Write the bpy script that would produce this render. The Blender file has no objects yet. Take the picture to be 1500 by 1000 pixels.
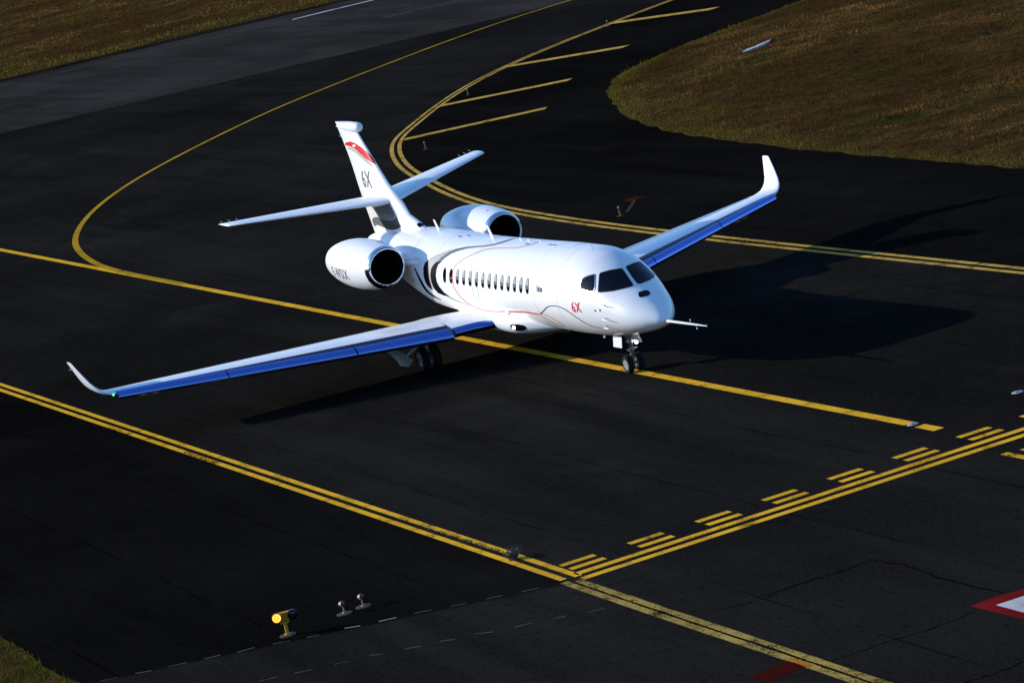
import bpy, bmesh, math, random
import numpy as np
from mathutils import Vector, Matrix
from mathutils.bvhtree import BVHTree
from mathutils.geometry import delaunay_2d_cdt

# ------------------------------------------------------------------ camera, sky, sun, exposure
scene = bpy.context.scene
COL = scene.collection
CAM = np.array([94.7393, -40.2739, 19.7594])
PAN, TILT, ROLL, FPX = 2.78444475, -0.168009827, -0.236498293, 5288.90673
W, H = 1500.0, 1000.0

def cam_axes():
    f = np.array([math.cos(PAN)*math.cos(TILT), math.sin(PAN)*math.cos(TILT), math.sin(TILT)])
    r = np.cross(f, [0, 0, 1.0]); r /= np.linalg.norm(r); u = np.cross(r, f)
    c, s = math.cos(ROLL), math.sin(ROLL)
    return r*c + u*s, -r*s + u*c, f
RIGHT, UP, FWD = cam_axes()

cd = bpy.data.cameras.new('camera'); cam = bpy.data.objects.new('camera', cd); COL.objects.link(cam)
cd.sensor_width = 36.0; cd.sensor_fit = 'HORIZONTAL'; cd.lens = FPX*36.0/W
cd.clip_start = 1.0; cd.clip_end = 9000.0
m = Matrix.Identity(4)
for i in range(3):
    m[i][0], m[i][1], m[i][2], m[i][3] = RIGHT[i], UP[i], -FWD[i], CAM[i]
cam.matrix_world = m
scene.camera = cam

SUN_AZ, SUN_EL = math.radians(45.2), math.radians(19.3)      # direction the shadows fall, sun height
world = bpy.data.worlds.new('World'); scene.world = world; world.use_nodes = True
wn = world.node_tree.nodes; wl = world.node_tree.links
sky = wn.new('ShaderNodeTexSky'); sky.sky_type = 'NISHITA'; sky.sun_disc = False
sky.sun_elevation = SUN_EL; sky.sun_rotation = math.radians(225); sky.altitude = 50
sky.air_density = 0.9; sky.dust_density = 0.4; sky.ozone_density = 7.0
bg = wn['Background']; bg.inputs['Strength'].default_value = 0.15
wl.new(sky.outputs['Color'], bg.inputs['Color'])

sd = bpy.data.lights.new('sun', 'SUN'); sun = bpy.data.objects.new('sun', sd); COL.objects.link(sun)
sd.energy = 3.0; sd.angle = math.radians(0.5); sd.color = (1.0, 0.93, 0.82)
L = Vector((math.cos(SUN_AZ)*math.cos(SUN_EL), math.sin(SUN_AZ)*math.cos(SUN_EL), -math.sin(SUN_EL)))
sun.rotation_euler = L.to_track_quat('-Z', 'Y').to_euler()
sun.location = (-60, -60, 60)

scene.view_settings.view_transform = 'Standard'; scene.view_settings.look = 'None'
scene.view_settings.exposure = 0.7; scene.view_settings.gamma = 1.0
scene.view_settings.use_curve_mapping = False

rng = np.random.default_rng(7); random.seed(7)

# ------------------------------------------------------------------ helpers
def px_dir(p):
    d = RIGHT*((p[0]-W/2)/FPX) - UP*((p[1]-H/2)/FPX) + FWD
    return d/np.linalg.norm(d)
def px_ground(p, z=0.0):                    # the point of the ground seen at a pixel of the photograph
    d = px_dir(p); t = (z-CAM[2])/d[2]
    return CAM + d*t
def gxy(pts): return [tuple(px_ground(p)[:2]) for p in pts]

def tag(o, label=None, cat=None, group=None, kind=None):
    if label: o['label'] = label
    if cat: o['category'] = cat
    if group: o['group'] = group
    if kind: o['kind'] = kind
    return o
def setparent(o, parent):
    if parent is not None:
        o.parent = parent
        pw = Matrix.Translation(parent.location) if parent.parent is None else parent.matrix_parent_inverse.inverted() @ Matrix.Translation(parent.location)
        o.matrix_parent_inverse = WM[parent.name].inverted()
WM = {}
def mk(name, verts, faces, mat, parent=None, smooth=True, sharp=40, mats=None, fmat=None):
    me = bpy.data.meshes.new(name)
    me.from_pydata([tuple(v) for v in verts], [], [tuple(f) for f in faces])
    if mats:
        for q in mats: me.materials.append(q)
        me.polygons.foreach_set('material_index', np.asarray(fmat, dtype=np.int32))
    else: me.materials.append(mat)
    if smooth:
        me.polygons.foreach_set('use_smooth', np.ones(len(me.polygons), dtype=bool))
        try: me.set_sharp_from_angle(angle=math.radians(sharp))
        except Exception: pass
    me.update()
    o = bpy.data.objects.new(name, me); COL.objects.link(o)
    WM[o.name] = Matrix.Identity(4)
    if parent is not None:
        o.parent = parent; o.matrix_parent_inverse = WM[parent.name].inverted()
    return o
def fixn(o):
    bm = bmesh.new(); bm.from_mesh(o.data); bmesh.ops.recalc_face_normals(bm, faces=bm.faces); bm.to_mesh(o.data); bm.free(); return o
def empty(name, loc):
    o = bpy.data.objects.new(name, None); COL.objects.link(o); o.location = loc
    o.empty_display_size = 0.2; WM[o.name] = Matrix.Translation(Vector(loc)); return o
def loft(secs, cap0=True, cap1=True, closed=True):
    n = len(secs[0]); v = [p for s in secs for p in s]; f = []
    for i in range(len(secs)-1):
        for j in range(n if closed else n-1):
            k = (j+1) % n
            f.append((i*n+j, i*n+k, (i+1)*n+k, (i+1)*n+j))
    if cap0: f.append(tuple(range(n))[::-1])
    if cap1: f.append(tuple((len(secs)-1)*n+j for j in range(n)))
    return v, f
def merge(*parts):
    V, F = [], []
    for v, f in parts:
        o = len(V); V += list(v); F += [tuple(i+o for i in q) for q in f]
    return V, F
def box(c, s, R=None):
    R = R or Matrix.Identity(3); c = Vector(c)
    v = [c + R @ Vector((x*s[0]/2, y*s[1]/2, z*s[2]/2)) for x in (-1, 1) for y in (-1, 1) for z in (-1, 1)]
    return v, [(0,1,3,2), (4,6,7,5), (0,4,5,1), (2,3,7,6), (0,2,6,4), (1,5,7,3)]
def tube(p0, p1, r0, r1=None, n=14):
    r1 = r0 if r1 is None else r1
    p0, p1 = Vector(p0), Vector(p1); q = (p1-p0).to_track_quat('Z', 'Y').to_matrix()
    A = [p0 + q @ Vector((r0*math.cos(a), r0*math.sin(a), 0)) for a in np.linspace(0, 2*math.pi, n, endpoint=False)]
    B = [p1 + q @ Vector((r1*math.cos(a), r1*math.sin(a), 0)) for a in np.linspace(0, 2*math.pi, n, endpoint=False)]
    return loft([A, B])
def revolve(prof, origin, axis, n=32):        # prof: (distance along axis, radius)
    q = Vector(axis).to_track_quat('Z', 'Y').to_matrix(); o = Vector(origin)
    secs = [[o + q @ Vector((r*math.cos(a), r*math.sin(a), d)) for a in np.linspace(0, 2*math.pi, n, endpoint=False)] for d, r in prof]
    return loft(secs)
def pchip(xk, yk, x):
    xk = np.asarray(xk, float); yk = np.asarray(yk, float); h = np.diff(xk); d = np.diff(yk)/h
    mm = np.zeros_like(yk)
    for i in range(1, len(xk)-1):
        if d[i-1]*d[i] > 0:
            w1 = 2*h[i]+h[i-1]; w2 = h[i]+2*h[i-1]; mm[i] = (w1+w2)/(w1/d[i-1]+w2/d[i])
    mm[0] = d[0]; mm[-1] = d[-1]
    x = np.asarray(x, float); i = np.clip(np.searchsorted(xk, x)-1, 0, len(h)-1); t = (x-xk[i])/h[i]
    return (2*t**3-3*t**2+1)*yk[i]+(t**3-2*t**2+t)*h[i]*mm[i]+(-2*t**3+3*t**2)*yk[i+1]+(t**3-t**2)*h[i]*mm[i+1]

# ------------------------------------------------------------------ materials
def newmat(name):
    q = bpy.data.materials.new(name); q.use_nodes = True
    return q, q.node_tree.nodes, q.node_tree.links, q.node_tree.nodes['Principled BSDF']
def pm(name, col, rough=0.5, metal=0.0, coat=0.0, spec=0.5, emit=None, estr=0.0):
    q, n, l, b = newmat(name)
    b.inputs['Base Color'].default_value = (*col, 1); b.inputs['Roughness'].default_value = rough
    b.inputs['Metallic'].default_value = metal; b.inputs['Specular IOR Level'].default_value = spec
    b.inputs['Coat Weight'].default_value = coat; b.inputs['Coat Roughness'].default_value = 0.05
    if emit: b.inputs['Emission Color'].default_value = (*emit, 1); b.inputs['Emission Strength'].default_value = estr
    return q
def node(n, t, **kw):
    q = n.new(t)
    for k, v in kw.items(): setattr(q, k, v)
    return q
def ramp(n, stops):
    r = n.new('ShaderNodeValToRGB'); e = r.color_ramp.elements
    while len(e) < len(stops): e.new(0.5)
    for i, (p, c) in enumerate(stops):
        e[i].position = p; e[i].color = (*c, 1) if len(c) == 3 else c
    return r
def noise(n, l, coord, scale, detail=4, rough=0.6, vscale=None, rot=0.0):
    src = coord
    if vscale is not None or rot:
        mp = n.new('ShaderNodeMapping'); mp.inputs['Scale'].default_value = vscale or (1, 1, 1); mp.inputs['Rotation'].default_value = (0, 0, rot)
        l.new(coord, mp.inputs['Vector']); src = mp.outputs['Vector']
    q = n.new('ShaderNodeTexNoise'); q.inputs['Scale'].default_value = scale
    q.inputs['Detail'].default_value = detail; q.inputs['Roughness'].default_value = rough
    l.new(src, q.inputs['Vector']); return q.outputs['Fac']
def mix(n, l, a, b, fac, mode='MIX'):
    q = n.new('ShaderNodeMix'); q.data_type = 'RGBA'; q.blend_type = mode
    for s, v in ((q.inputs[6], a), (q.inputs[7], b)):
        if hasattr(v, 'links'): l.new(v, s)
        else: s.default_value = (*v, 1)
    if hasattr(fac, 'links'): l.new(fac, q.inputs[0])
    else: q.inputs[0].default_value = fac
    return q.outputs[2]

def asphalt(name, dark, light, streak_rot=0.15, rough=0.9, spec=0.0, lane=0.0):
    q, n, l, b = newmat(name)
    co = n.new('ShaderNodeNewGeometry').outputs['Position']
    big = noise(n, l, co, 0.045, 5, 0.6)
    st = noise(n, l, co, 0.22, 6, 0.7, (0.06, 1.0, 1.0), streak_rot)
    st2 = noise(n, l, co, 0.45, 5, 0.65, (0.08, 1.0, 1.0), streak_rot+1.25)
    arc = noise(n, l, co, 0.10, 6, 0.72, (0.5, 1.0, 1.0), 0.8)
    fine = noise(n, l, co, 13.0, 3, 0.8)
    spk = noise(n, l, co, 4.5, 3, 0.6)
    c1 = mix(n, l, dark, light, ramp_f(n, l, big, 0.34, 0.68))
    c2 = mix(n, l, c1, tuple(x*1.55 for x in light), ramp_f(n, l, st, 0.5, 0.74, 0.7))
    c2b = mix(n, l, c2, tuple(x*1.6 for x in light), ramp_f(n, l, arc, 0.53, 0.72, 0.7))
    c3 = mix(n, l, c2b, tuple(x*0.45 for x in dark), ramp_f(n, l, st2, 0.53, 0.78, 0.7))
    c4 = mix(n, l, c3, tuple(min(1, x*2.6) for x in light), ramp_f(n, l, fine, 0.5, 0.8, 0.75))
    c4b = mix(n, l, c4, tuple(x*0.35 for x in dark), ramp_f(n, l, spk, 0.55, 0.8, 0.7))
    # paving lane joints, slightly wavy, partly filled
    sx = n.new('ShaderNodeSeparateXYZ'); l.new(co, sx.inputs[0])
    def m_(op, a, b_=None):
        q_ = n.new('ShaderNodeMath'); q_.operation = op
        for s_, v_ in ((q_.inputs[0], a), (q_.inputs[1], b_)):
            if v_ is None: continue
            if hasattr(v_, 'links'): l.new(v_, s_)
            else: s_.default_value = v_
        return q_.outputs[0]
    wob = noise(n, l, co, 0.15, 3, 0.5)
    yy = m_('ADD', m_('ADD', m_('MULTIPLY', sx.outputs['Y'], math.cos(lane)), m_('MULTIPLY', sx.outputs['X'], -math.sin(lane))), m_('MULTIPLY', wob, 0.35))
    fr = m_('ABSOLUTE', m_('SUBTRACT', m_('FRACT', m_('DIVIDE', yy, 3.85)), 0.5))
    jn = ramp_f(n, l, fr, 0.0095, 0.004, 0.7)
    jm = m_('MULTIPLY', jn, ramp_f(n, l, noise(n, l, co, 0.3, 3, 0.6), 0.38, 0.6))
    c5 = mix(n, l, c4b, tuple(x*0.3 for x in dark), jm)
    l.new(c5, b.inputs['Base Color'])
    rr = ramp(n, [(0.3, (rough-0.1,)*3), (0.7, (min(1, rough+0.08),)*3)]); l.new(big, rr.inputs['Fac'])
    l.new(rr.outputs['Color'], b.inputs['Roughness'])
    b.inputs['Specular IOR Level'].default_value = spec
    bp = n.new('ShaderNodeBump'); bp.inputs['Strength'].default_value = 0.5; bp.inputs['Distance'].default_value = 0.012
    l.new(fine, bp.inputs['Height']); l.new(bp.outputs['Normal'], b.inputs['Normal'])
    return q
def ramp_f(n, l, fac, a, b_, top=1.0):
    mr = n.new('ShaderNodeMapRange'); mr.inputs['From Min'].default_value = a; mr.inputs['From Max'].default_value = b_
    mr.inputs['To Max'].default_value = top; l.new(fac, mr.inputs['Value']); return mr.outputs['Result']
def paint(name, col, worn=(0.008, 0.008, 0.0085), wear=0.35, rough=0.8):
    q, n, l, b = newmat(name)
    co = n.new('ShaderNodeNewGeometry').outputs['Position']
    a = noise(n, l, co, 1.1, 5, 0.7); f = noise(n, l, co, 14.0, 4, 0.75); h = noise(n, l, co, 0.35, 3, 0.6)
    c1 = mix(n, l, col, tuple(x*0.62 for x in col), ramp_f(n, l, h, 0.35, 0.7, 0.8))
    c2 = mix(n, l, c1, tuple(x*0.55+w*0.45 for x, w in zip(col, worn)), ramp_f(n, l, a, 0.5, 0.75, 0.8))
    mul = n.new('ShaderNodeMath'); mul.operation = 'ADD'; l.new(a, mul.inputs[0]); l.new(f, mul.inputs[1])
    c3 = mix(n, l, c2, worn, ramp_f(n, l, mul.outputs[0], 1.22-wear*0.35, 1.37-wear*0.3, 0.92))
    l.new(c3, b.inputs['Base Color']); b.inputs['Roughness'].default_value = rough; b.inputs['Specular IOR Level'].default_value = 0.0
    return q

M = {}
M['asphalt'] = asphalt('taxiway_asphalt', (0.0060, 0.0055, 0.0047), (0.0150, 0.0138, 0.0118))
M['shoulder'] = asphalt('shoulder_asphalt', (0.0030, 0.0028, 0.0024), (0.0072, 0.0066, 0.0057), 0.3)
M['runway'] = asphalt('runway_asphalt', (0.0150, 0.0139, 0.0121), (0.0330, 0.0308, 0.0269), 1.03, lane=1.107)
M['road'] = asphalt('road_asphalt', (0.0085, 0.0078, 0.0067), (0.0150, 0.0138, 0.0119), 1.4, lane=1.09)
M['tar'] = pm('tar_sealant', (0.0035, 0.0033, 0.0030), 0.8, spec=0.0)
M['yellow'] = paint('yellow_paint', (0.86, 0.45, 0.03), wear=0.45)
M['yellow_old'] = paint('old_yellow_paint', (0.58, 0.35, 0.07), wear=0.55)
M['yellow_faded'] = paint('faded_yellow_paint', (0.42, 0.29, 0.07), wear=0.75)
M['yellow_lead'] = paint('weathered_yellow_paint', (0.46, 0.27, 0.02), wear=0.35)
M['white_line'] = paint('white_line_paint', (0.5, 0.5, 0.5), wear=0.5)
M['white_dim'] = paint('dim_white_paint', (0.28, 0.28, 0.285), wear=0.4)
M['white_faint'] = paint('faint_white_paint', (0.085, 0.085, 0.088), wear=0.6)
M['red_paint'] = paint('red_ground_paint', (0.2, 0.012, 0.012), wear=0.45)
M['maroon'] = paint('maroon_ground_paint', (0.05, 0.007, 0.004), wear=0.4)
M['orange'] = paint('orange_overpaint', (0.45, 0.16, 0.015), wear=0.2)
M['rust'] = paint('rust_ground_paint', (0.05, 0.015, 0.005), wear=0.5)
M['grey_paint'] = paint('grey_ground_paint', (0.045, 0.045, 0.047), wear=0.4)

def white_paint():
    q, n, l, b = newmat('white_aircraft_paint')
    co = n.new('ShaderNodeNewGeometry').outputs['Position']
    a = noise(n, l, co, 0.8, 4, 0.6, (0.35, 1, 1)); f = noise(n, l, co, 6.0, 3, 0.6)
    c1 = mix(n, l, (0.84, 0.84, 0.83), (0.80, 0.795, 0.78), ramp_f(n, l, a, 0.45, 0.75))
    l.new(c1, b.inputs['Base Color'])
    b.inputs['Roughness'].default_value = 0.28
    b.inputs['Coat Weight'].default_value = 0.12; b.inputs['Coat Roughness'].default_value = 0.06; b.inputs['Specular IOR Level'].default_value = 0.35
    return q
M['white'] = white_paint()
M['metal'] = pm('polished_metal', (0.85, 0.87, 0.9), 0.16, 1.0)
M['slat'] = pm('slat_sky_tinted_metal', (0.17, 0.28, 0.68), 0.16, 1.0)  # blue of the reflected sky is put into the metal's base colour
M['lip'] = pm('inlet_lip_metal', (0.75, 0.77, 0.8), 0.12, 1.0)
M['nose_dark'] = pm('wing_nose_metal_and_step_shade', (0.03, 0.034, 0.05), 0.35, 0.6)
M['duct'] = pm('dark_duct', (0.005, 0.005, 0.0055), 0.8, spec=0.0)  # near black on the inlet duct: darkness of the intake painted over a pale liner
M['fan'] = pm('fan_shade_black', (0.006, 0.006, 0.0065), 0.8, 0.0, spec=0.0)  # fan and spinner blackened, shade inside the intake put into the colour
M['hot'] = pm('exhaust_metal', (0.18, 0.16, 0.14), 0.4, 1.0)
M['glass'] = pm('dark_glass', (0.003, 0.0035, 0.005), 0.04, 0, 0.0, 0.22)
M['frame'] = pm('window_frame_metal', (0.45, 0.46, 0.48), 0.3, 1.0)
M['shade'] = pm('window_shade', (0.22, 0.215, 0.21), 0.6)
M['rubber'] = pm('black_rubber', (0.007, 0.007, 0.007), 0.85, spec=0.15)
M['strut'] = pm('gear_steel', (0.35, 0.36, 0.38), 0.35, 1.0)
M['rim'] = pm('wheel_rim_grey', (0.2, 0.2, 0.2), 0.5)
M['door_grey'] = pm('gear_door_shade_grey', (0.3, 0.3, 0.3), 0.6, spec=0.2)  # white main gear door darkened, its shade put into the colour
M['gwhite'] = pm('gear_white_paint', (0.62, 0.62, 0.61), 0.4)
M['black'] = pm('black_livery', (0.003, 0.0032, 0.005), 0.5, 0, 0.0, 0.03)
M['grey'] = pm('grey_livery', (0.12, 0.12, 0.125), 0.45, 0, 0.0, 0.15)
M['grey_lt'] = pm('light_grey_livery', (0.42, 0.41, 0.38), 0.45, 0, 0.0, 0.15)
M['grey_dk'] = pm('dark_grey_livery', (0.022, 0.022, 0.022), 0.45, 0, 0.0, 0.15)
M['red'] = pm('red_livery', (0.62, 0.008, 0.012), 0.45, 0, 0.0, 0.15)
M['seam_lt'] = pm('fine_skin_seam', (0.4, 0.4, 0.4), 0.5)
M['seam'] = pm('panel_seam', (0.2, 0.2, 0.21), 0.5)
M['lamp_on'] = pm('lit_white_lamp', (1, 1, 1), 0.3, emit=(1.0, 0.97, 0.9), estr=4.0)
M['green_on'] = pm('lit_green_lamp', (0.05, 0.5, 0.2), 0.3, emit=(0.05, 1.0, 0.35), estr=1.2)
M['amber_on'] = pm('lit_amber_led', (1, 0.6, 0.1), 0.3, emit=(1.0, 0.50, 0.07), estr=1.6)
M['amber_rim'] = pm('amber_glow_rim', (0.5, 0.1, 0.01), 0.4, emit=(1.0, 0.22, 0.02), estr=0.35)
M['lamp_yellow'] = pm('lamp_yellow_paint', (0.5, 0.24, 0.008), 0.5, spec=0.2)
M['post_dull'] = pm('dull_yellow_paint', (0.28, 0.17, 0.03), 0.7, spec=0.1)
M['lamp_black'] = pm('lamp_black', (0.008, 0.008, 0.01), 0.3)
M['lamp_red'] = pm('red_lens', (0.22, 0.006, 0.004), 0.25)
M['lamp_white'] = pm('fixture_pale_metal', (0.25, 0.21, 0.17), 0.5)
M['inset'] = pm('inset_light_metal', (0.35, 0.35, 0.35), 0.6, 0.0, spec=0.1)
M['lamp_blue'] = pm('blue_lens', (0.02, 0.025, 0.09), 0.3)
M['concrete'] = pm('pale_disc_concrete', (0.075, 0.072, 0.07), 0.9, spec=0.0)
M['slab'] = paint('pale_slab', (0.62, 0.60, 0.57), wear=0.3)

# ------------------------------------------------------------------ ground: sheets and painted markings
def sheet(name, poly, z, mat, parent=None):
    from mathutils.geometry import tessellate_polygon
    v = [(x, y, z) for x, y in poly]
    t = tessellate_polygon([[Vector(p) for p in v]])
    t = [f if (Vector(v[f[1]])-Vector(v[f[0]])).cross(Vector(v[f[2]])-Vector(v[f[0]])).z > 0 else f[::-1] for f in t]
    return mk(name, v, t, mat, parent, smooth=False)
def smooth_curve(pts, n=8, it=2):
    p = np.array(pts, float)
    for _ in range(it):
        q = p.copy(); q[1:-1] = 0.25*p[:-2]+0.5*p[1:-1]+0.25*p[2:]; p = q
    out = []
    for i in range(len(p)-1):
        p0 = p[max(i-1, 0)]; p1 = p[i]; p2 = p[i+1]; p3 = p[min(i+2, len(p)-1)]
        for t in np.linspace(0, 1, n, endpoint=False):
            out.append(0.5*((2*p1)+(-p0+p2)*t+(2*p0-5*p1+4*p2-p3)*t*t+(-p0+3*p1-3*p2+p3)*t**3))
    out.append(p[-1]); return np.array(out)
def ribbon(name, pts, width, z, mat, parent, off=0.0, jitter=0.0):
    p = np.array(pts, float); d = np.gradient(p, axis=0); d /= np.linalg.norm(d, axis=1)[:, None]
    nrm = np.stack([-d[:, 1], d[:, 0]], 1)
    wj = width/2*(1+jitter*rng.uniform(-1, 1, len(p)))[:, None]
    a = p+nrm*(off+wj); b = p+nrm*(off-wj); n = len(p)
    v = [(x, y, z) for x, y in a]+[(x, y, z) for x, y in b]
    return mk(name, v, [(i, i+n, i+n+1, i+1) for i in range(n-1)], mat, parent, smooth=False)
def quad(name, c, z, mat, parent): return sheet(name, c, z, mat, parent)

ground = tag(sheet('ground', [(-4500, -4500), (4500, -4500), (4500, 4500), (-4500, 4500)], -0.08, None), kind='structure')
shoulder = tag(sheet('shoulder', [(-420, -160), (140, -160), (140, 170), (-420, 170)], 0.0, M['shoulder']), kind='structure')
dbl = gxy([(982, 0), (924, 23), (894, 35), (822, 62), (742, 96), (703, 116), (664, 138), (637, 158), (613, 177), (594, 193), (584.5, 201.5), (578.5, 212), (578.5, 225), (586, 239), (598, 249), (607, 255), (634, 270), (655, 280.5), (685, 292.5), (720, 303), (770, 312.5), (880, 330.5)])
dbl = [(-122, 74), (-119, 66), (-116, 59)]+dbl+[(-22, 11.8), (-10, 11.76), (5, 11.75), (30, 11.75), (80, 11.75)]
dc = smooth_curve(dbl, 8, 1)
taxi = tag(sheet('taxiway', [(-400, -11.6), (16.0, -11.6), (19.0, -11.5), (60, -11.5), (138, -11.5), (138, 11.9)]+[(p[0], p[1]+.05) for p in dc[::-1]]+[(-122, 168), (-400, 168)], 0.0018, M['asphalt']), kind='structure')
# runway strip (pale old asphalt) across the far end of the taxiway
rdir = np.array([0.50, 1.0]); rdir /= np.linalg.norm(rdir); rn = np.array([-rdir[1], rdir[0]])
rc = np.array([-159.0, 52.5])
def rpt(a, b): return tuple(rc+rdir*a+rn*b)
runway = tag(sheet('runway', [rpt(-220, -24), rpt(220, -24), rpt(220, 27.5), rpt(-220, 27.5)], 0.004, M['runway']), kind='structure')
def line(name, a, b, w, z, mat, parent):
    return ribbon(name, np.linspace(a, b, 24), w, z, mat, parent)
wl_ = gxy([(428, 29), (548, 0)]); d_ = np.array(wl_[1])-np.array(wl_[0])
line('edge_line', wl_[0], np.array(wl_[1])+d_*4, 0.9, 0.008, M['white_line'], runway)
M['faint'] = paint('very_faint_paint', (0.085, 0.078, 0.05), wear=0.5)
M['fainter'] = paint('nearly_gone_paint', (0.05, 0.05, 0.05), wear=0.5)
wl2 = gxy([(0, 125.5), (420, 31)]); line('edge_line', np.array(wl2[0])-(np.array(wl2[1])-np.array(wl2[0]))*1.5, wl2[1], 0.45, 0.008, M['faint'], runway)
wl3 = gxy([(560, 27), (675, 0)]); line('centreline_dash', wl3[0], np.array(wl3[1])+(np.array(wl3[1])-np.array(wl3[0])), 0.55, 0.008, M['white_faint'], runway)
wl4 = gxy([(0, 158), (130, 126)]); line('centreline_dash', np.array(wl4[0])-(np.array(wl4[1])-np.array(wl4[0])), wl4[1], 0.5, 0.008, M['fainter'], runway)

Z1 = 0.004
# centreline under the jet and the curved lead-off line
line('centreline', (-340, 0), (13.6, 0), 0.31, Z1, M['yellow'], taxi)
line('centreline', (14.15, 0), (15.15, 0), 0.31, Z1, M['yellow'], taxi)
line('centreline', (19.6, -0.12), (21.2, -0.12), 0.31, Z1, M['yellow'], taxi)
line('centreline', (19.45, -0.62), (21.2, -0.62), 0.2, Z1, M['yellow'], taxi)
lead = gxy([(836, 0), (740, 30), (660, 58), (540, 104), (460, 136), (400, 160), (344, 187), (280, 218), (224, 248), (192, 267), (160, 288), (136, 308), (120, 326), (112, 340), (109, 354), (111, 362), (120, 374), (136, 385), (160, 394), (190, 401.5)])
lead = [(-137, 75), (-135.2, 65)]+lead+[(-50, 0.06)]
ribbon('lead_off_line', smooth_curve(lead, 8, 1), 0.30, 0.0065, M['yellow_lead'], taxi)
# double edge lines
for off in (0.175, -0.175):
    mt = M['yellow'] if off < 0 else M['yellow']
    line('edge_line', (-340, -11.42+off), (17.55+off*0.3, -11.42+off), 0.185, Z1, mt, taxi)
low2 = gxy([(826, 852.5), (900, 878.5), (1050, 929), (1155, 964), (1262, 1000)]); up2 = gxy([(846, 849.5), (900, 868), (1050, 918), (1170, 958), (1298, 1000)])
for q_ in (low2, up2): q_.append((q_[-1][0]+8, q_[-1][1]-0.1))
ribbon('worn_edge_line', smooth_curve(low2, 8, 1), 0.20, Z1, M['yellow_faded'], taxi, 0, 0.08)
ribbon('worn_edge_line', smooth_curve(up2, 8, 1), 0.19, Z1, M['yellow_faded'], taxi, 0, 0.15)
for off in (0.2, -0.2): ribbon('edge_line', dc, 0.21, Z1, M['yellow_old'], taxi, off, 0.04)
# cross bars between the double line and the grass island
for a, b in (((592, 204.5), (800, 158.5)), ((641, 156), (835, 116.8)), ((740, 98), (917, 68.3)), ((896, 34), (1047, 12.8))):
    ga, gb = gxy([a, b]); line('transverse_bar', ga, gb, 0.92, Z1+0.001, M['yellow_old'], taxi)
# holding position marking: two solid lines, two rows of dashes
def hx(x, y): return x+0.0395*(y+11.08)
def hq(name, x0, x1, y0, y1, mat): return quad(name, [(hx(x0, y0), y0), (hx(x1, y0), y0), (hx(x1, y1), y1), (hx(x0, y1), y1)], Z1, mat, taxi)
hq('holding_line', 17.2, 17.5, -11.22, 12.0, M['yellow']); hq('holding_line', 17.8, 18.1, -11.30, 12.0, M['yellow'])
for k in range(13):
    y = -11.08+1.805*k
    hq('holding_dash', 16.0, 16.28, y, y+0.9, M['yellow']); hq('holding_dash', 16.6, 16.88, y, y+0.9, M['yellow'])
# service road crossing in front, with faint dashed edges
r1 = gxy([(198, 986), (790, 861)]); r2 = gxy([(381, 997), (887, 891)])
a1 = np.array(r1[0]); u1 = np.array(r1[1])-a1; u1 /= np.linalg.norm(u1); n1 = np.array([u1[1], -u1[0]])
road = tag(sheet('service_road', [tuple(a1-u1*40-n1*0.25), (18.0, -11.62), (60, -11.62), (60, -50), (10, -58)], 0.0033, M['road']), kind='structure')
for a, b in [((148,997),(172,992)),((198,986),(222,982)),((247,976),(274,970)),((299,965),(323,959)),((347,955),(373,948)),((400,943),(425,938)),((450,933),(468,930)),((504,920),(528,916)),((555,910),(581,904)),((607,898),(632,893)),((660,888),(684,883)),((712,877),(736,872)),((765,866),(790,861)),
             ((381,997),(406,991)),((431,986),(457,980)),((489,973),(511,968)),((541,960),(563,957)),((593,950),(617,946)),((644,939),(667,936)),((696,928),(723,925)),((754,918),(779,912)),((810,906),(829,902)),((860,896),(887,891))]:
    ga, gb = gxy([a, b]); bright = a[0] in (504, 555)
    ribbon('road_dash', np.linspace(ga, gb, 4), 0.07, 0.007, M['white_dim'] if bright else M['white_faint'], road)
# red mandatory marking at the right, maroon patch, rust patch, grey arm
quad('red_panel', gxy([(1422, 887.5), (1449, 877), (1500, 862)])+[(30.5, -3.6), (32.4, -4.6)]+gxy([(1500, 906), (1452, 895)]), Z1, M['red_paint'], taxi)
quad('white_character', gxy([(1459, 886), (1500, 872.5)])+[(30.9, -5.2), (31.9, -5.7)]+gxy([(1500, 897)]), Z1+0.003, M['slab'], taxi)
quad('maroon_patch', gxy([(1095, 992), (1153, 967), (1182, 976), (1128, 1000)]), Z1+0.001, M['maroon'], taxi)
quad('orange_overpaint', gxy([(1153, 965.8), (1161, 963.4), (1191, 974.2), (1180, 976.4)]), Z1+0.004, M['orange'], taxi)
quad('rust_patch', gxy([(912.8, 294.6), (921.6, 290.4), (931, 287.6), (944, 288.8), (934, 291.8), (926, 295.6)]), Z1, M['rust'], taxi)
quad('grey_patch', gxy([(928, 293.5), (931.5, 293.5), (926, 303), (920, 311), (915.5, 311.5), (921, 303)]), Z1+0.002, M['grey_paint'], taxi)
# sealed cracks
for pts, w in (([(1050,893.5),(1110,878.5),(1170,856),(1230,838),(1278,820)], .06), ([(1278,820),(1332,830.5),(1386,848.5),(1467,868)], .07), ([(1221,967),(1314,935.5),(1360,922),(1428,896.5)], .06),
               ([(1413,1000),(1460,985),(1500,968.5)], .07), ([(1088,769.6),(1140,763),(1200,750),(1216,746)], .06), ([(1107,875),(1150,862),(1200,845),(1262,826)], .05), ([(883,859),(920,849),(954,838)], .03),
               ([(0,560),(60,520),(150,480),(230,455),(330,440)], .05), ([(440,388),(520,352),(560,345)], .05), ([(960,322),(1030,300),(1110,272),(1180,262)], .07)):
    g = smooth_curve(gxy(pts), 10, 0); g = g+rng.normal(0, 0.022, g.shape); w = w*0.75
    ribbon('crack_seal', g, w, 0.0042, M['tar'], taxi, 0, 0.5)

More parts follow.
